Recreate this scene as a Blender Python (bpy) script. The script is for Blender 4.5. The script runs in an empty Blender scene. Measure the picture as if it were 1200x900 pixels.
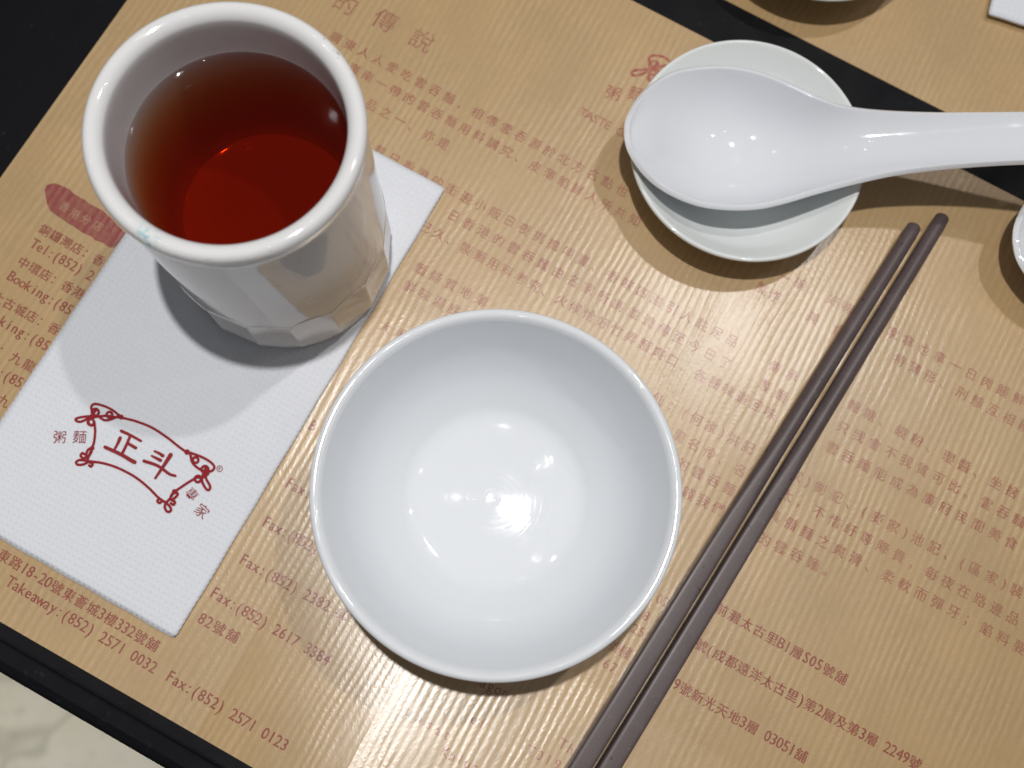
import bpy, bmesh, math, random
from mathutils import Vector, Matrix
random.seed(7)
S = bpy.context.scene
COL = S.collection

# ------------------------------------------------------------------ camera
F_PX, PITCH, ROLL, MAT_ROT, CAM_H = 1150.0, 0.20878368, 0.21777157, -0.28489381, 0.3512
ROT = Matrix.Rotation(PITCH, 3, 'X') @ Matrix.Rotation(ROLL, 3, 'Z')
cam_d = bpy.data.cameras.new('camera')
cam = bpy.data.objects.new('camera', cam_d); COL.objects.link(cam)
cam.matrix_world = Matrix.Translation((0, 0, CAM_H)) @ ROT.to_4x4()
cam_d.sensor_fit = 'HORIZONTAL'; cam_d.sensor_width = 36
cam_d.lens = F_PX / 1200 * 36
cam_d.clip_start = 0.01; cam_d.clip_end = 50
cam_d.dof.use_dof = True
cam_d.dof.focus_distance = 0.318
cam_d.dof.aperture_fstop = cam_d.lens / 3.9
S.camera = cam

# ------------------------------------------------------------------ light
S.view_settings.view_transform = 'Standard'
S.view_settings.look = 'None'
S.view_settings.exposure = 0
S.view_settings.gamma = 1
S.view_settings.use_curve_mapping = False
W = bpy.data.worlds.new('World'); S.world = W; W.use_nodes = True
bg = W.node_tree.nodes['Background']
bg.inputs[0].default_value = (0.93, 0.96, 1.0, 1); bg.inputs[1].default_value = 0.07

def lamp(name, loc, watts, size, col=(1, 1, 1), aim=(0, 0.1, 0), spread=180):
    d = bpy.data.lights.new(name, 'AREA'); d.shape = 'DISK'; d.size = size
    d.energy = watts; d.color = col; d.spread = math.radians(spread)
    o = bpy.data.objects.new(name, d); COL.objects.link(o)
    o.location = loc
    o.rotation_euler = (Vector(aim) - Vector(loc)).to_track_quat('-Z', 'Y').to_euler()
    return o
lamp('pendant_lamp', (-0.045, 0.125, 0.90), 4.4, 0.022, (1.0, 0.985, 0.965))
lamp('ceiling_or_added_lamp', (0.40, 0.64, 1.55), 5.1, 0.04, (1.0, 0.98, 0.96))
lamp('ceiling_or_added_lamp', (0.06, -0.30, 1.9), 0.45, 0.04, (1.0, 0.98, 0.96))
lamp('ceiling_or_added_lamp', (1.03, 0.62, 1.9), 0.8, 0.03, (1.0, 0.96, 0.9))
lamp('ceiling_or_added_lamp', (-0.8, 0.75, 1.9), 0.5, 0.03, (1.0, 0.96, 0.9))  # added for extra sparkle on the glazes, no known fixture here
lamp('ceiling_or_added_lamp', (-0.95, -0.75, 1.9), 0.75, 0.03, (1.0, 0.98, 0.94), (-0.5, -0.3, -0.74), 36)  # added narrow beam that brightens the floor beyond the table edge
for gx, gy in ((-0.35, 0.55), (0.25, 0.25), (-0.25, -0.1), (0.75, 0.1), (0.3, 1.2), (-0.5, 1.1)):  # tiny lamps added at arbitrary spots for more glints on glazed surfaces
    lamp('ceiling_or_added_lamp', (gx, gy, 2.0), 0.13, 0.022, (1.0, 0.97, 0.93))

# ------------------------------------------------------------------ helpers
def at(px, py, h=0.0):
    """point of the photograph -> where that ray meets the horizontal plane z = h"""
    d = ROT @ Vector((px - 600, 450 - py, -F_PX))
    t = (CAM_H - h) / -d.z
    return Vector((d.x * t, d.y * t, h))
CR, SR = math.cos(MAT_ROT), math.sin(MAT_ROT)
def mat_xy(px, py, h=0.0):
    p = at(px, py, h)
    return (p.x * CR + p.y * SR, -p.x * SR + p.y * CR)
def world_xy(x, y):
    return (x * CR - y * SR, x * SR + y * CR)

def tag(o, label, cat, group=None, kind=None):
    if label: o['label'] = label
    if cat: o['category'] = cat
    if group: o['group'] = group
    if kind: o['kind'] = kind
    return o
def link(name, me, m=None, parent=None, smooth=False):
    o = bpy.data.objects.new(name, me); COL.objects.link(o)
    if m: me.materials.append(m)
    if parent: o.parent = parent
    if smooth:
        for p in me.polygons: p.use_smooth = True
    return o
def mesh(name, v, f):
    me = bpy.data.meshes.new(name); me.from_pydata([tuple(a) for a in v], [], f); me.update()
    return me
def spline(pts, n):
    """Catmull-Rom through 2D points"""
    P = [Vector(p) for p in pts]; P = [2 * P[0] - P[1]] + P + [2 * P[-1] - P[-2]]
    out = []
    for i in range(1, len(P) - 2):
        a, b, c, d = P[i - 1:i + 3]
        for k in range(n):
            t = k / n
            out.append(0.5 * (2 * b + (c - a) * t + (2 * a - 5 * b + 4 * c - d) * t * t + (3 * b - a - 3 * c + d) * t ** 3))
    out.append(P[-2])
    return out
def lathe(name, prof, seg=128, fn=None):
    """revolve (r,z); first and last points on the axis are poles; fn(r,z,ang,i)->(r,z)"""
    v, f, rows = [], [], []
    for i, (r, z) in enumerate(prof):
        if r < 1e-6:
            rows.append([len(v)]); v.append((0, 0, z)); continue
        row = []
        for k in range(seg):
            a = 2 * math.pi * k / seg
            rr, zz = fn(r, z, a, i) if fn else (r, z)
            row.append(len(v)); v.append((rr * math.cos(a), rr * math.sin(a), zz))
        rows.append(row)
    for A, B in zip(rows, rows[1:]):
        for k in range(seg):
            k2 = (k + 1) % seg
            if len(A) == 1: f.append((A[0], B[k], B[k2])[::-1])
            elif len(B) == 1: f.append((A[k], A[k2], B[0]))
            else: f.append((A[k], A[k2], B[k2], B[k]))
    return mesh(name, v, f)

# ------------------------------------------------------------------ materials
class NT:
    def __init__(s, name):
        s.m = bpy.data.materials.new(name); s.m.use_nodes = True
        s.t = s.m.node_tree; s.b = s.t.nodes['Principled BSDF']
    def n(s, typ, **kw):
        x = s.t.nodes.new(typ)
        for k, v in kw.items():
            if isinstance(k, str) and hasattr(x, k): setattr(x, k, v)
        return x
    def l(s, a, b): s.t.links.new(a, b)
    def coords(s): return s.n('ShaderNodeTexCoord').outputs['Object']
    def mapping(s, scale, src=None):
        mp = s.n('ShaderNodeMapping'); mp.inputs['Scale'].default_value = scale
        s.l(src or s.coords(), mp.inputs['Vector']); return mp.outputs[0]
    def noise(s, scale, detail=3, vec=None, rough=.5):
        x = s.n('ShaderNodeTexNoise'); x.inputs['Scale'].default_value = scale
        x.inputs['Detail'].default_value = detail; x.inputs['Roughness'].default_value = rough
        s.l(vec or s.coords(), x.inputs['Vector']); return x.outputs['Fac']
    def math(s, op, a, b=None, clamp=False):
        x = s.n('ShaderNodeMath'); x.operation = op; x.use_clamp = clamp
        for i, q in enumerate((a, b)):
            if q is None: continue
            if isinstance(q, (int, float)): x.inputs[i].default_value = q
            else: s.l(q, x.inputs[i])
        return x.outputs[0]
    def remap(s, v, a, b, c, d):
        x = s.n('ShaderNodeMapRange')
        for i, q in zip((1, 2, 3, 4), (a, b, c, d)): x.inputs[i].default_value = q
        s.l(v, x.inputs[0]); return x.outputs[0]
    def mix(s, fac, a, b):
        x = s.n('ShaderNodeMix'); x.data_type = 'RGBA'
        for i, q in ((0, fac), (6, a), (7, b)):
            if isinstance(q, (int, float)): x.inputs[i].default_value = q
            elif isinstance(q, tuple): x.inputs[i].default_value = (*q, 1)
            else: s.l(q, x.inputs[i])
        return x.outputs[2]
    def bump(s, h, strength, dist, prev=None):
        x = s.n('ShaderNodeBump'); x.inputs['Strength'].default_value = strength
        x.inputs['Distance'].default_value = dist; s.l(h, x.inputs['Height'])
        if prev: s.l(prev, x.inputs['Normal'])
        return x.outputs[0]
    def set(s, **kw):
        for k, v in kw.items():
            i = s.b.inputs[k.replace('_', ' ')]
            if isinstance(v, (int, float)): i.default_value = v
            elif isinstance(v, tuple): i.default_value = (*v, 1) if len(v) == 3 else v
            else: s.l(v, i)

PCOAT, PROUGH = .85, .26
def paper_nodes(t):
    """ribbed kraft paper: colour and bump, in the mat's own coordinates"""
    co = t.coords()
    sep = t.n('ShaderNodeSeparateXYZ'); t.l(co, sep.inputs[0])
    wob = t.noise(22, 2, t.mapping((1, .35, 1), co))
    wob2 = t.noise(160, 2, t.mapping((1, .25, 1), co))
    x = t.math('ADD', sep.outputs[0], t.math('MULTIPLY', wob, .0095))
    x = t.math('ADD', x, t.math('MULTIPLY', wob2, .0019))
    st = t.math('SINE', t.math('MULTIPLY', x, 2 * math.pi / .00285))
    st01 = t.remap(st, -1, 1, 0, 1)
    st01 = t.math('MULTIPLY', st01, t.remap(t.noise(60, 2, t.mapping((1, .5, 1), co)), .32, .68, .15, 1))
    fib = t.noise(900, 3, t.mapping((1, .3, 1), co), .6)
    fine = t.noise(2600, 2, co, .6)
    blot = t.noise(26, 4, co, .55)
    c = t.mix(st01, (.480, .318, .150), (.570, .390, .190))
    c = t.mix(t.remap(fib, .35, .7, 0, .5), c, (.40, .25, .112))
    c = t.mix(t.remap(blot, .4, .7, 0, .45), c, (.60, .39, .175))
    c = t.mix(t.remap(fine, .45, .75, 0, .4), c, (.67, .48, .26))
    wr = t.noise(15, 3, t.mapping((1.3, .8, 1), co), .5)
    nb = t.bump(wr, .22, .003)
    # the sheet lifts a little towards its lower edge, right of a crease
    px = t.math('SUBTRACT', sep.outputs[0], t.math('MULTIPLY', t.noise(30, 2, co), .004))
    lift = t.math('POWER', t.math('MAXIMUM', t.math('SUBTRACT', -.008, sep.outputs[1]), 0), 1.25)
    lift = t.math('MULTIPLY', lift, t.math('MULTIPLY', t.remap(px, -.058, -.008, 0, 1), t.remap(px, .10, .16, 1, 0)))
    nb = t.bump(lift, 1.0, .22, nb)
    nb = t.bump(t.math('MULTIPLY', st01, t.remap(t.noise(700, 3, co, .6), .25, .75, .35, 1.3)), .5, .00015, nb)
    nb = t.bump(t.noise(1500, 3, t.mapping((1, .5, 1), co), .65), .4, .00009, nb)
    return c, nb, st01, fib
def kraft():
    t = NT('kraft_paper'); c, nb, st, fib = paper_nodes(t)
    t.set(Base_Color=c, Roughness=t.remap(fib, .3, .7, .40, .52), Normal=nb, Specular_IOR_Level=.5, Coat_Weight=PCOAT, Coat_Roughness=PROUGH, Coat_Normal=nb, Coat_IOR=1.65)
    return t.m
def ink(name, col, fade, lo=.0):
    t = NT(name); c, nb, st, fib = paper_nodes(t)
    patch = t.noise(420, 3, t.coords(), .6)
    f = t.math('MULTIPLY', t.remap(st, .15, .85, fade, lo), t.remap(patch, .3, .7, 1.5, .6), True)
    t.set(Base_Color=t.mix(f, col, c), Roughness=.45, Normal=nb, Coat_Weight=PCOAT * .8, Coat_Roughness=PROUGH, Coat_Normal=nb, Coat_IOR=1.65)
    return t.m
def napkin_mat():
    t = NT('tissue'); co = t.coords()
    sep = t.n('ShaderNodeSeparateXYZ'); t.l(co, sep.inputs[0])
    k = 2 * math.pi / .0030
    a = t.math('SINE', t.math('MULTIPLY', t.math('ADD', sep.outputs[0], sep.outputs[1]), k * .707))
    b = t.math('SINE', t.math('MULTIPLY', t.math('SUBTRACT', sep.outputs[0], sep.outputs[1]), k * .707))
    d = t.math('POWER', t.remap(t.math('MULTIPLY', a, b), -.2, 1, 0, 1), 2)
    fib = t.noise(1500, 4, co, .65)
    nb = t.bump(t.noise(14, 3, co), .35, .004)
    nb = t.bump(d, .6, .00025, nb); nb = t.bump(fib, .35, .00010, nb)
    c = t.mix(t.remap(fib, .3, .7, 0, 1), (.77, .79, .845), (.83, .85, .90))
    t.set(Base_Color=c, Roughness=.9, Normal=nb, Specular_IOR_Level=.15)
    return t.m
def porcelain(name, col, scratch=False, rings=False):
    t = NT(name); co = t.coords()
    n = t.noise(38, 3, co)
    nb = t.bump(n, .11, .0012)
    if rings:
        sep = t.n('ShaderNodeSeparateXYZ'); t.l(co, sep.inputs[0])
        r = t.math('SQRT', t.math('ADD', t.math('POWER', sep.outputs[0], 2), t.math('POWER', sep.outputs[1], 2)))
        cb = t.n('ShaderNodeCombineXYZ'); t.l(t.math('MULTIPLY', r, 900), cb.inputs[0]); t.l(t.math('MULTIPLY', n, 6), cb.inputs[1])
        nb = t.bump(t.noise(1, 3, cb.outputs[0]), .26, .00012, nb)
    c = t.mix(t.remap(t.noise(11, 2, co), .3, .7, 0, 1), col, tuple(x * .97 for x in col))
    rough = t.remap(t.noise(140, 3, co), .35, .75, .045, .085)
    if scratch:
        sc = t.noise(520, 2, t.mapping((1, 1, 3.5), co), .5)
        area = t.noise(45, 2, co)
        mk = t.math('MULTIPLY', t.remap(sc, .655, .71, 0, 1), t.remap(area, .46, .60, 0, .8), True)
        sq = t.n('ShaderNodeSeparateXYZ'); t.l(co, sq.inputs[0])
        rr = t.math('SQRT', t.math('ADD', t.math('POWER', sq.outputs[0], 2), t.math('POWER', sq.outputs[1], 2)))
        mk = t.math('MULTIPLY', mk, t.math('GREATER_THAN', rr, .0362))
        c = t.mix(mk, c, (.22, .20, .19))
        sp = t.n('ShaderNodeSeparateXYZ'); t.l(co, sp.inputs[0])
        # a worn fleck of blue-green paint on the lip
        vx = t.n('ShaderNodeVectorMath'); vx.operation = 'DISTANCE'; t.l(co, vx.inputs[0])
        vx.inputs[1].default_value = CHIP
        m2 = t.math('MULTIPLY', t.remap(vx.outputs['Value'], .0015, .0055, 1, 0), t.remap(t.noise(700, 2, co), .53, .60, 0, .6), True)
        c = t.mix(m2, c, (.10, .50, .58))
    t.set(Base_Color=c, Roughness=rough, Normal=nb, Specular_IOR_Level=.5)
    return t.m
def plain(name, col, rough, spec=.5):
    t = NT(name); t.set(Base_Color=col, Roughness=rough, Specular_IOR_Level=spec); return t.m

# ------------------------------------------------------------------ floor and table
TABLE_Z = -0.00025
t = NT('stone_tile'); co = t.coords()
v = t.n('ShaderNodeTexVoronoi'); v.feature = 'DISTANCE_TO_EDGE'; v.inputs['Scale'].default_value = 5.5
wv = t.n('ShaderNodeVectorMath'); wv.operation = 'ADD'
nz = t.n('ShaderNodeTexNoise'); nz.inputs['Scale'].default_value = 6; t.l(co, nz.inputs['Vector'])
sc_ = t.n('ShaderNodeVectorMath'); sc_.operation = 'SCALE'; sc_.inputs['Scale'].default_value = .22; t.l(nz.outputs['Color'], sc_.inputs[0])
t.l(co, wv.inputs[0]); t.l(sc_.outputs[0], wv.inputs[1]); t.l(wv.outputs[0], v.inputs['Vector'])
vein = t.remap(v.outputs['Distance'], 0, .05, 1, 0)
c = t.mix(t.remap(t.noise(9, 5, co, .6), .3, .7, 0, 1), (.84, .77, .57), (.95, .90, .75))
c = t.mix(t.math('MULTIPLY', vein, .45), c, (.33, .31, .20))
c = t.mix(t.remap(t.noise(60, 4, co, .6), .55, .8, 0, .5), c, (.45, .44, .32))
t.set(Base_Color=c, Roughness=.45)
floor_mat = t.m
fl = link('floor', mesh('floor', [(-3, -3, 0), (3, -3, 0), (3, 3, 0), (-3, 3, 0)], [(0, 1, 2, 3)]), floor_mat)
fl.location = (0, 0, -.74); fl['kind'] = 'structure'

t = NT('black_tabletop'); co = t.coords()
sp = t.noise(420, 2, co); gr = t.noise(1800, 2, co)
c = t.mix(t.remap(sp, .66, .76, 0, .5), (.0022, .0022, .004), (.03, .03, .045))
c = t.mix(t.remap(gr, .45, .8, 0, .4), c, (.007, .007, .010))
t.set(Base_Color=c, Roughness=t.remap(t.noise(70, 3, co), .3, .7, .5, .7), Normal=t.bump(gr, .15, .0002), Specular_IOR_Level=.2)
table_mat = t.m
TY0, TY1, TX0, TX1 = -.1012, .60, -.55, .62
# rounded front edge profile (y,z), extruded along the table's length
prof = []
for k in range(9):
    a = math.radians(-90 - 90 * k / 8); r = .0022
    prof.append((TY0 + r - r * math.sin(math.radians(90 * k / 8)), -r + r * math.cos(math.radians(90 * k / 8))))
prof = [(TY1, 0), (TY0 + .0112, 0), (TY0 + .0104, -.0001), (TY0 + .0096, -.0005), (TY0 + .0088, -.0006)] + \
       [(TY0 + .0044, -.0008), (TY0 + .002, -.0016), (TY0 + .0005, -.003), (TY0, -.005)] + [(TY0, -.032), (TY1, -.032)]
vv, ff = [], []
for x in (TX0, TX1):
    vv += [(x, y, z) for y, z in prof]
n = len(prof)
for i in range(n): j = (i + 1) % n; ff.append((i, j, n + j, n + i))
ff += [tuple(range(n))[::-1], tuple(range(n, 2 * n))]
tb = link('dining_table', mesh('dining_table', vv, ff), table_mat)
tb.location.z = TABLE_Z; tb.rotation_euler.z = MAT_ROT
tag(tb, 'matte black tabletop with a rounded edge under the paper placemats', 'table')

# ------------------------------------------------------------------ placemats
KRAFT = kraft()
def sheet(name, x0, y0, x1, y1, th, m, nx=90, ny=64, amp=0.0):
    v, f = [], []
    for j in range(ny + 1):
        for i in range(nx + 1):
            v.append((x0 + (x1 - x0) * i / nx, y0 + (y1 - y0) * j / ny, 0))
    for j in range(ny):
        for i in range(nx):
            a = j * (nx + 1) + i; f.append((a, a + 1, a + nx + 2, a + nx + 1))
    me = mesh(name, v, f); o = link(name, me, m)
    s = o.modifiers.new('thickness', 'SOLIDIFY'); s.thickness = th; s.offset = -1
    return o
MX0, MX1, MY0, MY1 = -.2255, .226, -.0860, .2326
mat1 = sheet('paper_placemat', MX0, MY0, MX1, MY1, .0002, KRAFT, 4, 4)
mat1.rotation_euler.z = MAT_ROT
tag(mat1, 'brown ribbed kraft paper placemat printed in red, under the cup, bowl and chopsticks', 'placemat', 'kraft paper placemats')
mat2 = sheet('paper_placemat', -.19, .2518, .26, .57, .0002, KRAFT, 4, 4)
mat2.rotation_euler.z = MAT_ROT
tag(mat2, 'plain looking kraft paper placemat across the black gap, behind the spoon', 'placemat', 'kraft paper placemats')

# ------------------------------------------------------------------ printing
_g = {}
def glyph(ch, off):
    k = (ch, off)
    if k not in _g:
        c = bpy.data.curves.new('glyph', 'FONT'); c.body = ch; c.size = 1; c.offset = off; c.resolution_u = 2
        o = bpy.data.objects.new('glyph', c); COL.objects.link(o)
        dg = bpy.context.evaluated_depsgraph_get()
        me = bpy.data.meshes.new_from_object(o.evaluated_get(dg))
        v = [tuple(q.co[:2]) for q in me.vertices]; f = [tuple(p.vertices) for p in me.polygons]
        bpy.data.objects.remove(o); bpy.data.curves.remove(c); bpy.data.meshes.remove(me)
        _g[k] = (v, f)
    return _g[k]
class Print:
    """flat ink: glyphs and strokes collected into one mesh in the mat's coordinates"""
    def __init__(s, z): s.v, s.f, s.z, s.h = [], [], z, 0.0
    def char(s, ch, x, y, em, rot=0, off=0.0, sx=1.0):
        gv, gf = glyph(ch, off)
        if not gv: return
        wide = ord(ch) > 0x2000
        if wide: cx, cy = .5, .38
        else: cx, cy = (min(q[0] for q in gv) + max(q[0] for q in gv)) / 2, .33
        if ch in '，。、：；': cx = .5
        c, n = math.cos(rot), math.sin(rot); b = len(s.v); s.k = (getattr(s, 'k', 0) + 1) % 7; z = s.z + 1.5e-6 * s.k
        for px, py in gv:
            dx, dy = (px - cx) * em * sx, (py - cy) * em
            s.v.append((x + dx * c - dy * n, y + dx * n + dy * c, z))
        s.f += [tuple(b + i for i in q) for q in gf]
    def line(s, text, p0, p1, em, off=0.0, sx=.86, asc=1.12, bold=0.0):
        a, b = mat_xy(*p0), mat_xy(*p1)
        w = [1.0 if ord(c) > 0x2000 else .5 for c in text]
        pos = [0.0]
        for i in range(1, len(w)): pos.append(pos[-1] + (w[i - 1] + w[i]) / 2)
        tot = pos[-1] or 1
        for ch, q in zip(text, pos):
            if ch == ' ': continue
            u = q / tot
            x, y = a[0] + (b[0] - a[0]) * u, a[1] + (b[1] - a[1]) * u
            wide = ord(ch) > 0x2000
            for k in ((-bold, bold) if bold else (0,)):
                s.char(ch, x + k, y + k * .3, em if wide else em * asc, math.atan2(b[1] - a[1], b[0] - a[0]) if len(text) > 1 else 0, off, sx if not wide else 1)
    def stroke(s, pts, w, conv, n=6, taper=None):
        P = spline(pts, n) if len(pts) > 2 else [Vector(p) for p in pts]
        P = [Vector(conv(*p)) for p in P]; b = len(s.v)
        z = s.z
        for i, p in enumerate(P):
            z += 1e-7
            d = (P[min(i + 1, len(P) - 1)] - P[max(i - 1, 0)]).normalized(); nrm = Vector((-d.y, d.x))
            ww = w * (taper[0] + (taper[1] - taper[0]) * i / (len(P) - 1) if taper else 1)
            for sg in (-1, 1):
                q = p + nrm * sg * ww / 2; s.v.append((q.x, q.y, z))
        for i in range(len(P) - 1): s.f.append((b + 2 * i, b + 2 * i + 2, b + 2 * i + 3, b + 2 * i + 1))
        s.z += 4e-6
        for e in (0, -1): s.disc(P[e], w / 2 * ((taper[0] if e == 0 else taper[1]) if taper else 1))
    def disc(s, c, r, k=14):
        b = len(s.v); s.v += [(c[0] + r * math.cos(6.2832 * i / k), c[1] + r * math.sin(6.2832 * i / k), s.z) for i in range(k)]
        s.f.append(tuple(range(b, b + k))); s.z += 2e-6
    def ring(s, c, r, w, conv):
        s.stroke([(c[0] + r * math.cos(6.2832 * i / 10), c[1] + r * math.sin(6.2832 * i / 10)) for i in range(11)], w, conv, 3)
    def build(s, name, m, parent): return link(name, mesh(name, s.v, s.f), m, parent)

INK = ink('red_ink', (.28, .034, .028), .14)
INK2 = ink('worn_red_ink', (.32, .042, .034), .40, .08)
INK3 = ink('banner_ink', (.27, .022, .036), .22, .03)
IZ = 6e-5
AD = [Print(IZ) for _ in range(3)]
E1, B1 = .0045, 0.0
for n_, (tx, p, q) in enumerate([
    ('東路18-20號東薈城3樓332號舖', (5, 651.7), (179, 755)),
    ('Takeaway:(852) 2571 0032', (12.7, 682), (179.5, 782)),
    ('Fax:(852) 2571 0123', (200, 793), (333.5, 873)),
    ('Fax:(852) 2617 3384', (252, 695), (383, 773)),
    ('82號舖', (237, 725), (273, 745)),
    ('Fax:(852) 2382 60', (286, 656), (405, 722)),
    ('Fax:(852) 2', (313, 612), (384, 650)),
    ('Fax:(8', (340, 566.5), (376, 586)),
    ('銅鑼灣店：香', (53, 270), (116, 305)),
    ('Tel:(852) 2', (41, 286), (106, 323)),
    ('中環店：香港', (28, 308), (92, 343)),
    ('Booking:(85', (14, 324), (81, 363)),
    ('太古城店：香', (-2, 349), (63.6, 385)),
    ('king:(85', (4, 377), (54, 405)),
    ('：九龍', (4, 412), (34, 428)),
    (':(852', (1.6, 437), (30, 452)),
    ('九龍', (4.4, 470), (18, 477)),
    ('前灘太古里B1層S05號舖', (846, 714.5), (986, 794)),
    ('號(成都遠洋太古里)第2層及第3層 2249號', (821.7, 756), (1072.5, 894)),
    ('99號新光天地3層 03051舖', (786, 798), (939, 885)),
]):
    AD[0 if n_ < 8 else 1 if n_ < 17 else 2].line(tx, p, q, E1, B1, .88, 1.24, .00007)
AD[0].char('B', *mat_xy(367, 499), E1 * 1.24, 0, B1, .86)
for a_ in AD: a_.build('address_print', INK, mat1)
T2 = Print(IZ)
E2, B2 = .0049, 0.0
for tx, p, q in [
    ('廣東人人愛吃雲吞麵，相傳雲吞源於北方名點也', (393.8, 44), (729, 223)),
    ('嶺南一帶的雲吞麵用料講究、皮薄餡鮮人所共知', (414.8, 80.7), (744, 258)),
    ('品之一、亦是', (435, 123), (520, 168)),
    ('昔日香港的街邊小販日夜挑擔叫賣、香味四溢引人駐足品', (445, 177), (858, 399)),
    ('日香港的雲吞麵由名家所創並流傳至今日了', (532, 253), (850, 425)),
    ('已久、製麵用料考究、火候恰好竹昇麵爽口、各種味道回味', (499, 266), (903, 484)),
    ('麵條質地薄', (493, 315), (564, 352)),
    ('鮮味湯底', (480, 336), (532, 363)),
    ('大地', (452, 383), (470, 392)),
    ('製作', (893, 338), (908, 346)), ('一碗', (921, 325), (938, 333)), ('好味', (977, 352), (993, 360)), ('美', (953, 372), (954, 372.5)), ('食', (983, 387), (984, 387.5)),
    ('傳承', (908, 430), (928, 440)), ('製麵', (897, 452), (915, 463)),
    ('仙：', (771.7, 467.5), (790, 477)),
    ('(何家)洪記', (803, 484), (877, 524)),
    ('周名伶、名', (796, 511), (867.5, 551)),
    ('的雲吞麵', (800, 544), (855, 573)),
    ('錢我們', (806.7, 578), (842, 596)),
    ('家)釗記、(麥家)池記、(區家)裴', (933, 557), (1191, 692)),
    ('太，不惜紆尊降貴，每夜在路邊品', (922, 580), (1187, 724)),
    ('具備麵之爽滑、柔軟而彈牙；餡料要', (908, 604), (1195, 758.5)),
    ('的雲吞麵。', (896, 632), (972, 670)),
    ('麵糖、綫粉、瓔醬、坐捨', (1001, 476), (1186, 576)),
    ('只我會不我質可比。雲吞麵', (988, 501), (1194, 610)),
    ('雲吞麵能成為廣府民間美食', (975, 525), (1185, 636)),
    ('家拿也拿一日肉餞鮮', (1046, 390), (1194, 467.5)),
    ('特薄形、刑態互相融', (1054, 422), (1201, 500)),
]:
    T2.line(tx, p, q, E2, B2, 1.0, 1.05, .00005)
for tx, p, q, e in [('agon', (567, 800), (593, 812), .0048), ('uns', (480, 834), (504, 849), .0044), ('at', (514, 856), (524, 861), .0044),
    ('ef', (556, 843), (566, 848), .0044), ('Knlun', (522, 882), (557, 899), .0046), ('T019', (622, 880), (653, 896), .0044), ('Th', (660, 872), (669, 878), .0044),
    ('02', (773, 702), (781, 706), .0044), ('8', (757, 722), (758, 722.5), .0044), ('25', (744, 737), (752, 741), .0044), ('67', (711, 778), (719, 783), .0044), ('號樓', (720, 757), (733, 764), .0046)]:
    T2.line(tx, p, q, e, 0.0, .95, 1.12, .00006)
T2.build('story_print', INK2, mat1)
T3 = Print(IZ)
for ch, p in (('的', (405.7, 4)), ('傳', (451.5, 24)), ('說', (494.6, 47))): T3.char(ch, *mat_xy(*p), .0098, 0, 0.0)
T3.v = T3.v[:]; T3.build('title_print', ink('title_ink', (.30, .06, .05), .45, .05), mat1)
# the maker's mark by the saucer: knot, two characters and a line of small capitals
L = Print(IZ)
cv = lambda x, y: mat_xy(660 + x * .3, 20 + y * .3)
for pts in [[(430, 185), (390, 155), (345, 152), (335, 170), (350, 195)], [(355, 205), (310, 205), (270, 212), (275, 228), (310, 222), (350, 200), (365, 185)],
            [(345, 195), (335, 230), (345, 255), (365, 240), (362, 215)], [(350, 205), (390, 215), (420, 205), (400, 190), (365, 200)], [(430, 185), (480, 200), (560, 240)], [(350, 240), (345, 330)]]:
    L.stroke(pts, .0011, cv)
L.ring((355, 190), 18, .0010, cv); L.ring((345, 238), 14, .0010, cv)
L.char('粥', *mat_xy(719, 109), .0062, .22, 0.0); L.char('麵', *mat_xy(746, 110), .0066, .22, 0.0)
L.line('TASTE CONGEE', (684, 132), (762, 173), .0044, 0.0, 1.0)
L.build('logo_print', ink('logo_ink', (.36, .045, .04), .32, .03), mat1)
# red banner with pale characters
bpts = [(262, 215), (270, 190), (290, 178), (318, 173), (345, 181), (380, 196), (412, 212), (428, 232), (470, 258), (500, 272), (520, 292), (560, 312), (600, 332), (650, 378), (690, 420), (740, 470),
        (705, 520), (668, 552), (640, 550), (600, 522), (560, 510), (530, 482), (490, 468), (470, 455), (440, 432), (400, 410), (370, 388), (330, 362), (295, 335), (278, 300), (270, 262)]
q = [mat_xy(x * .2, 180 + y * .2) for x, y in bpts]
ban = link('banner', mesh('banner', [(x, y, 5e-5) for x, y in q], [tuple(range(len(q)))[::-1]]), INK3, mat1)
bw = Print(1.0e-4)
for ch, p in zip('香港分店', ((380, 312), (440, 352), (505, 388), (573, 424))): bw.char(ch, *mat_xy(p[0] * .2, 180 + p[1] * .2), .0040, 0, .0)
link('banner_lettering', mesh('banner_lettering', bw.v, bw.f), ink('pale_print', (.43, .19, .15), .5, .2), ban)

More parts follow.
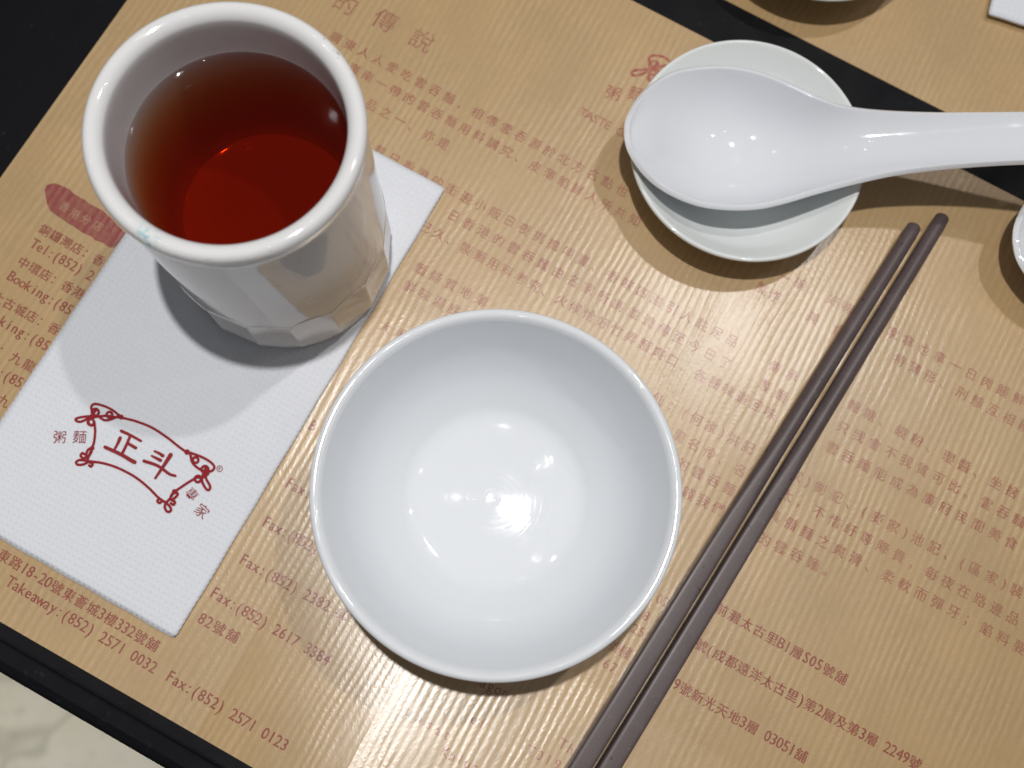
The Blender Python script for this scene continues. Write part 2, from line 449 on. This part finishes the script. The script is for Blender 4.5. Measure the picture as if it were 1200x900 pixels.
# ------------------------------------------------------------------ napkins
NAPKIN = napkin_mat()
def napkin(name, x0, y0, x1, y1, z0, th, seed):
    rnd = random.Random(seed); nx, ny = 48, 90
    ph = [(rnd.uniform(0, 6.28), rnd.uniform(20, 70), rnd.uniform(0, 6.28), rnd.uniform(20, 70)) for _ in range(4)]
    cr = .0012
    v, f = [], []
    def edge(u, w):  # height at the sheet's place: softly waved, thinner at the rim
        z = sum(.00013 * math.sin(a + u * b) * math.sin(c + w * d) for a, b, c, d in ph)
        return z
    for j in range(ny + 1):
        for i in range(nx + 1):
            u, w = i / nx, j / ny
            x, y = x0 + (x1 - x0) * u, y0 + (y1 - y0) * w
            # rounded corners
            dx = max(x0 + cr - x, x - (x1 - cr), 0); dy = max(y0 + cr - y, y - (y1 - cr), 0)
            if dx and dy:
                k = math.hypot(dx, dy)
                if k > cr:
                    sx = 1 if x > (x0 + x1) / 2 else -1; sy = 1 if y > (y0 + y1) / 2 else -1
                    x -= sx * dx * (1 - cr / k); y -= sy * dy * (1 - cr / k)
            x += .00010 * math.sin(w * 41 + seed) * (2 * u - 1); y += .00010 * math.sin(u * 33 + seed) * (2 * w - 1)
            e = min(u * (x1 - x0), (1 - u) * (x1 - x0), w * (y1 - y0), (1 - w) * (y1 - y0))
            z = z0 + th - .0003 * max(0, 1 - e / .0022) ** 2 + edge(x, y)
            v.append((x, y, z))
    for j in range(ny):
        for i in range(nx):
            a = j * (nx + 1) + i; f.append((a, a + 1, a + nx + 2, a + nx + 1))
    o = link(name, mesh(name, v, f), NAPKIN, None, True)
    s = o.modifiers.new('ply', 'SOLIDIFY'); s.thickness = max(.0004, th - .0004); s.offset = -1
    o.rotation_euler.z = MAT_ROT
    return o
NTOP = .0014
nap = napkin('paper_napkin', -.1730, -.0627, -.0790, .1254, .0008, NTOP - .0008, 3)
ply = napkin('under_ply', -.1722, -.0621, -.0797, .1248, .0002, .0005, 5)
ply.rotation_euler.z = 0; ply.parent = nap
tag(nap, 'white folded paper napkin with a red knotted-frame logo, under the tea cup', 'napkin', 'folded paper napkins')
# far napkin, only a corner of it is in the picture
c0 = Vector(mat_xy(1157.5, 17, .003)); c1 = Vector(mat_xy(1205, 31.5, .003))
nap2 = napkin('paper_napkin', 0, 0, .094, .187, .0018, .0016, 9)
d = c1 - c0
nap2.rotation_euler.z = MAT_ROT + math.atan2(d.y, d.x)
nap2.location = (*world_xy(*c0), .0004)
tag(nap2, 'blank napkin corner cut off by the top edge, on the far placemat', 'napkin', 'folded paper napkins')

LG = Print(NTOP + .00042)
cv = lambda x, y: mat_xy(50 + x * .18333, 460 + y * .18333, NTOP)
w1 = .00088
for pts in [
    [(515, 163), (600, 185), (700, 225), (800, 290), (870, 345), (925, 385)],
    [(333, 190), (338, 250), (332, 310), (322, 348)],
    [(290, 438), (400, 455), (500, 490), (600, 545), (680, 610), (740, 670), (790, 705)],
    [(1005, 533), (940, 570), (880, 610), (848, 632)],
    [(490, 145), (440, 108), (385, 84), (335, 74), (314, 90), (318, 118), (335, 145)],
    [(345, 155), (290, 153), (225, 164), (214, 178), (240, 188), (282, 172), (318, 142), (345, 112)],
    [(335, 158), (400, 150), (450, 155), (515, 163)],
    [(370, 162), (400, 178), (440, 172), (485, 152)],
    [(330, 160), (300, 175), (296, 195), (318, 212), (332, 190)],
    [(322, 350), (310, 378), (297, 410), (285, 437)],
    [(285, 437), (240, 432), (217, 445), (226, 461), (262, 460), (302, 440)],
    [(318, 352), (292, 368), (282, 398), (298, 405), (316, 378)],
    [(285, 412), (262, 420), (246, 405), (256, 388), (272, 396)],
    [(300, 445), (322, 456), (312, 474), (300, 466)],
    [(945, 385), (1020, 413), (1075, 445), (1099, 475), (1085, 500), (1048, 508)],
    [(945, 388), (958, 445), (990, 480), (1035, 505)],
    [(1045, 480), (1020, 555), (1042, 610), (1064, 623), (1072, 598), (1045, 545), (1052, 500)],
    [(1060, 520), (1020, 545), (985, 540)],
    [(848, 632), (866, 650), (842, 678), (818, 682), (826, 655), (845, 635)],
    [(835, 645), (815, 680), (790, 705)],
    [(790, 705), (783, 735), (800, 762), (822, 755), (815, 728), (785, 700)],
    [(828, 688), (848, 700), (838, 718), (822, 708)],
    [(768, 692), (750, 706), (736, 694), (746, 680)],
]: LG.stroke(pts, w1, cv)
for c, r in (((340, 127), 22), ((312, 190), 20), ((430, 143), 18), ((980, 432), 18), ((1040, 492), 22), ((995, 553), 20)): LG.ring(c, r, w1, cv)
for c, r in (((505, 158), 17), ((320, 356), 15), ((926, 381), 18), ((846, 634), 17), ((330, 150), 14), ((1040, 520), 14)): LG.disc(cv(*c), r * .18333 / F_PX * .34)
LG.build('logo_frame', plain('napkin_red_ink', (.30, .022, .030), .8, .2), nap)
LC = Print(NTOP + .00042)
w2 = .00105
for pts, tp in [
    ([(505, 247), (560, 272), (630, 310)], (1.1, .9)), ([(562, 278), (540, 330), (512, 388)], (1, 1)), ([(545, 325), (597, 355)], (1, 1.1)),
    ([(497, 292), (483, 325), (463, 362)], (1.25, .8)), ([(402, 350), (500, 395), (560, 430), (590, 446)], (1.2, 1.4)),
    ([(717, 376), (745, 388), (770, 405)], (.7, 1.2)), ([(700, 406), (728, 420), (755, 434)], (.7, 1.2)),
    ([(650, 438), (740, 470), (810, 520), (850, 533)], (1.1, .9)), ([(820, 400), (775, 470), (722, 548)], (1.5, .8))]:
    LC.stroke(pts, w2, cv, 6, tp)
def ang(a, b):
    p, q = Vector(cv(*a)), Vector(cv(*b)); d = q - p; return math.atan2(d.y, d.x)
r1 = ang((100, 285), (240, 290))
LC.char('粥', *cv(112, 285), .0048, r1, -.006); LC.char('麵', *cv(240, 284), .0050, r1, -.006)
r2 = ang((925, 640), (985, 680)) 
LC.char('專', *cv(955, 650), .0046, r2 - .25, -.006); LC.char('家', *cv(1020, 757), .0050, r2 - .15, -.006)
LC.char('R', *cv(1133, 487), .0014, r2, .0); LC.ring((1133, 487), 18, .00022, cv)
LC.build('logo_lettering', plain('napkin_red_print', (.30, .030, .036), .8, .2), nap)

# ------------------------------------------------------------------ bowl
def make_bowl():
    outer = [(0, .0040), (.012, .0040), (.0205, .0040), (.0222, .0036), (.0230, .0004), (.0240, 0), (.0252, .0004), (.0260, .0040), (.0290, .0068), (.0350, .0108), (.0420, .0178),
             (.0485, .0272), (.0535, .0370), (.0560, .0435), (.05725, .0464), (.0576, .0477), (.0573, .0487), (.0563, .0492), (.0550, .0489), (.0540, .0478), (.0533, .0460),
             (.0512, .0402), (.0474, .0304), (.0422, .0218), (.0368, .0160), (.0330, .0128), (.0306, .0113), (.0280, .0104), (.0250, .0098), (.0190, .0090), (.0120, .0083), (.0040, .0079), (0, .0079)]
    return lathe('white_bowl', [tuple(p) for p in spline(outer, 5)], 192)
CHIP = (0, 0, 0)
POR = porcelain('bowl_porcelain', (.805, .83, .865), rings=True)
bowl_me = make_bowl()
bowl = link('porcelain_bowl', bowl_me, POR, None, True)
bowl.location = (.00256, .03094, .0001)
tag(bowl, 'empty white porcelain rice bowl in the middle of the near placemat', 'bowl')
# ------------------------------------------------------------------ saucer
sp_ = [(0, .0030), (.014, .0030), (.0215, .0030), (.0228, .0025), (.0234, .0003), (.0242, 0), (.0252, .0004), (.0258, .0030), (.0300, .0062), (.0360, .0108), (.0410, .0156), (.0432, .0180),
       (.0438, .0190), (.0436, .0198), (.0429, .0201), (.0420, .0195), (.0395, .0170), (.0355, .0130), (.0305, .0092), (.0265, .0072), (.0225, .0063), (.014, .0060), (.005, .0060), (0, .0060)]
SAU = porcelain('saucer_porcelain', (.83, .86, .85), rings=True)
saucer = link('porcelain_saucer', lathe('saucer', [tuple(p) for p in spline(sp_, 5)], 160), SAU, None, True)
saucer.location = (.0660, .1760, .0001)
tag(saucer, 'small round white saucer holding the soup spoon, upper right', 'saucer')

# ------------------------------------------------------------------ soup spoon
# rim outline read as (left edge, right edge) in the photo with the height of each station
st = [  # s(px x), upper y, lower y, rim height, floor height, 
    (738, 154, 154, .0262, .0262), (740.5, 137, 172, .0262, .0248), (752, 114, 193, .0262, .0234), (768, 98, 210, .0263, .0212), (792, 85, 225, .0264, .0168), (822, 80, 236, .0265, .0122),
    (855, 79.5, 240, .0267, .0100), (888, 86, 239, .0270, .0098), (920, 98, 232, .0276, .0120), (950, 112, 223, .0284, .0160), (980, 123.5, 215, .0294, .0208), (1010, 128.5, 208, .0305, .0246),
    (1050, 131, 200, .0325, .0282), (1100, 132, 194, .0356, .0322), (1150, 131.5, 190, .0392, .0364), (1200, 131, 187.5, .0432, .0408), (1270, 130, 186, .0490, .0468), (1330, 131, 184, .0535, .0515), (1350, 140, 175, .0545, .0535)]
NC = 24
v, f = [], []
sec = []
for x, yu, yl, hr, hf in st:
    a, b = at(x, yu, hr), at(x, yl, hr)
    sec.append((a, b, hr, hf))
# smooth along the length
def lerp_sec(t):
    i = min(int(t), len(sec) - 2); u = t - i
    idx = [max(0, min(len(sec) - 1, i + k)) for k in (-1, 0, 1, 2)]
    def cr(a, b, c, d): return .5 * (2 * b + (c - a) * u + (2 * a - 5 * b + 4 * c - d) * u * u + (3 * b - a - 3 * c + d) * u ** 3)
    q = [sec[k] for k in idx]
    return cr(*[s_[0] for s_ in q]), cr(*[s_[1] for s_ in q]), cr(*[s_[2] for s_ in q]), cr(*[s_[3] for s_ in q]), t
rows = [lerp_sec(k / 4) for k in range(4 * (len(sec) - 1) + 1)]
for a, b, hr, hf, t_ in rows:
    sh = min(1, max(0, (t_ - 9) / 4))        # bowl section turning into the shallow handle groove
    ex = 2.8 * (1 - sh) + 2.0 * sh
    for k in range(NC + 1):
        u = -math.cos(math.pi * k / NC)
        w = 1 - abs(u) ** ex
        p = a.lerp(b, (u + 1) / 2)
        v.append((p.x, p.y, hr - (hr - hf) * w))
for j in range(len(rows) - 1):
    for i in range(NC):
        q = j * (NC + 1) + i; f.append((q, q + NC + 1, q + NC + 2, q + 1))
me = mesh('soup_spoon', v, f)
bm = bmesh.new(); bm.from_mesh(me); bmesh.ops.remove_doubles(bm, verts=bm.verts, dist=2e-5); bmesh.ops.recalc_face_normals(bm, faces=bm.faces)
if sum(q.normal.z for q in bm.faces) < 0: bmesh.ops.reverse_faces(bm, faces=bm.faces)
bm.to_mesh(me); bm.free()
SPN = porcelain('spoon_porcelain', (.795, .815, .86))
b_ = SPN.node_tree.nodes['Principled BSDF']
b_.inputs['Subsurface Weight'].default_value = .5; b_.inputs['Subsurface Radius'].default_value = (1, 1, 1); b_.inputs['Subsurface Scale'].default_value = .0025
spoon = link('soup_spoon', me, SPN, None, True)
m_ = spoon.modifiers.new('wall', 'SOLIDIFY'); m_.thickness = .0021; m_.offset = -1; m_.use_even_offset = False
m_ = spoon.modifiers.new('round', 'SUBSURF'); m_.levels = 1; m_.render_levels = 2
tag(spoon, 'white porcelain soup spoon resting in the saucer, handle pointing right', 'spoon')

# ------------------------------------------------------------------ tea cup
NF = 16; CUP_H = .1010; CUP_XY = (-.0907, .1047)
o1 = [(0, .0020), (.020, .0020), (.0324, .0020), (.0344, .0004), (.0356, 0), (.0370, .0003), (.0377, .0014), (.0381, .005)]
wall = [(.0381 - .0006 * k / 90, .005 + (.048 - .005) * k / 90) for k in range(1, 91)]
up = [(.0375, .060), (.0375, .075), (.0375, .086), (.0375, .0915), (.0376, .0950), (.0381, .0978), (.0383, .0993), (.0380, .1008), (.0371, .1018), (.0358, .1021), (.0343, .1016), (.0331, .1004), (.0326, .0988),
      (.0324, .0950), (.0322, .0850), (.0319, .070), (.0314, .055), (.0305, .044), (.0292, .0395), (.027, .0380), (.015, .0376), (0, .0375)]
prof = [tuple(p) for p in spline(o1, 3)] + wall + [tuple(p) for p in spline(up, 4)]
def cup_fn(r, z, a, i):
    if z > .046 or r < .0325 or i > len(prof) * .75: return r, z
    d = (a * NF / (2 * math.pi)) % 1 - .5
    dm = math.pi / NF
    top = .0338 - .0042 * (2 * d) ** 2
    flat = (.0381 - .0006 * max(0, z - .005) / .043) * math.cos(dm) / math.cos(d * 2 * dm) - .00035 * (1 - (2 * d) ** 2)
    flat = min(r, flat)
    k = min(1, max(0, (top - z) / .0012)); k = k * k * (3 - 2 * k)
    rim = .00022 * math.exp(-((z - top - .0004) / .0007) ** 2)
    q = min(1, max(0, (.0075 - z) / .0075)); q = q * q * (3 - 2 * q)
    return (r + (flat - r) * k + rim) * (1 - q) + min(r, .0368 - .0006 * max(0, .002 - z) / .002) * q, z
CHIP = (-.0115, -.0355, .1005)
CUPM = porcelain('cup_porcelain', (.80, .795, .795), scratch=True)
cup = link('tea_cup', lathe('tea_cup', prof, NF * 26, cup_fn), CUPM, None, True)
cup.location = (*CUP_XY, NTOP - .0001)
tag(cup, 'tall white faceted tea cup standing on the napkin, filled with red tea', 'cup')
# tea: a closed body of liquid inside the cup
TEA_T = .0842
tp = [(0, .0370), (.015, .0371), (.0270, .0375), (.0297, .0390), (.0311, .0438), (.0320, .055), (.0325, .070), (.0327, .0815), (.0328, TEA_T - .0004), (.0327, TEA_T + .0005), (.0322, TEA_T + .0004), (.0317, TEA_T), (.030, TEA_T - .0003), (0, TEA_T - .0003)]
t = NT('red_tea')
fr = t.n('ShaderNodeFresnel'); fr.inputs['IOR'].default_value = 1.33
tr = t.n('ShaderNodeBsdfTransparent'); gl = t.n('ShaderNodeBsdfGlossy'); gl.inputs['Roughness'].default_value = .02
mx = t.n('ShaderNodeMixShader'); t.l(fr.outputs[0], mx.inputs[0]); t.l(tr.outputs[0], mx.inputs[1]); t.l(gl.outputs[0], mx.inputs[2])
va = t.n('ShaderNodeVolumeAbsorption'); va.inputs['Color'].default_value = (.85, .56, .27, 1); va.inputs['Density'].default_value = 120
outn = t.t.nodes['Material Output']; t.l(mx.outputs[0], outn.inputs['Surface']); t.l(va.outputs[0], outn.inputs['Volume'])
t.t.nodes.remove(t.b)
tea = link('tea', lathe('tea', tp, 96), t.m, None, True)
tea.location = cup.location
tag(tea, 'clear dark red tea filling the white cup', 'tea')

# ------------------------------------------------------------------ chopsticks
t = NT('dark_melamine'); co = t.coords()
n = t.noise(900, 2, co, .6); n2 = t.noise(30, 3, co)
c = t.mix(t.remap(n2, .3, .7, 0, 1), (.088, .064, .064), (.115, .086, .086))
c = t.mix(t.remap(n, .66, .74, 0, .55), c, (.22, .20, .20))
c = t.mix(t.remap(t.noise(350, 1, co), .74, .77, 0, .8), c, (.012, .01, .01))
c = t.mix(t.remap(t.noise(130, 4, co, .7), .55, .75, 0, .5), c, (.15, .12, .118))
t.set(Base_Color=c, Roughness=t.remap(n2, .3, .7, .36, .46), Normal=t.bump(n, .08, .0001))
STICK = t.m
def chopstick(name, tip, butt, w0, w1):
    """tip and butt: points of the axis on the paper; round at the tip, square at the butt"""
    d = butt - tip; Ln = d.length + .022; d.normalize(); nrm = Vector((-d.y, d.x, 0))
    K, N = 32, 60; v, f = [], []
    us = [0, .0006, .0016, .003, .005] + [.005 + (1 - .005) * (k / N) for k in range(1, N + 1)]
    for u in us:
        w = w0 + (w1 - w0) * min(1, u * 1.03)
        e = u * Ln
        if e < .0022: w *= math.sqrt(max(0.05, 1 - (1 - e / .0022) ** 2))
        s_ = min(1, max(0, (u - .38) / .25)); s_ = s_ * s_ * (3 - 2 * s_)
        ex = 2 / (2 + 5.0 * s_)
        full = w0 + (w1 - w0) * min(1, u * 1.03)
        for k in range(K):
            a = 2 * math.pi * (k + .5) / K; ca, sa = math.cos(a), math.sin(a)
            X = math.copysign(abs(ca) ** ex, ca) * w / 2; Z = math.copysign(abs(sa) ** ex, sa) * w / 2
            p = tip + d * e + nrm * X; v.append((p.x, p.y, full / 2 + Z + .0001))
    M = len(us)
    for j in range(M - 1):
        for k in range(K):
            k2 = (k + 1) % K; f.append((j * K + k, (j + 1) * K + k, (j + 1) * K + k2, j * K + k2))
    f.append(tuple(range(K))); f.append(tuple((M - 1) * K + k for k in range(K))[::-1])
    me = mesh(name, v, f)
    bm = bmesh.new(); bm.from_mesh(me); bmesh.ops.recalc_face_normals(bm, faces=bm.faces); bm.to_mesh(me); bm.free()
    o = link(name, me, STICK, None, True)
    m_ = o.modifiers.new('edges', 'EDGE_SPLIT'); m_.split_angle = math.radians(50)
    return o
k1 = chopstick('chopstick', at(1073, 263, .003), at(678, 900, .0037), .0058, .0072)
tag(k1, 'dark brown chopstick nearer the bowl, its round tip the lower of the two', 'chopstick', 'pair of dark chopsticks')
k2 = chopstick('chopstick', at(1106, 252, .003), at(712.5, 900, .0037), .0058, .0070)
tag(k2, 'dark brown chopstick farther from the bowl, its tip reaching the higher of the two', 'chopstick', 'pair of dark chopsticks')

# ------------------------------------------------------------------ neighbour's spoon and saucer, cut off by the frame
LOW = .0077
dv = at(1194, 283, .0262 - LOW) - at(738, 153, .0262)
spoon2 = spoon.copy(); COL.objects.link(spoon2); spoon2.location = (dv.x, dv.y, -LOW)
tag(spoon2, 'rounded tip of a white spoon poking in from the right edge', 'spoon', 'white soup spoons')
spoon['group'] = 'white soup spoons'
saucer['group'] = 'white saucers'
saucer3 = saucer.copy(); COL.objects.link(saucer3)
p = at(945, -5, .019)
saucer3.location = (p.x, p.y + .0425, saucer.location.z)
tag(saucer3, 'rim of a white saucer cut off by the top edge, on the far placemat', 'saucer', 'white saucers')
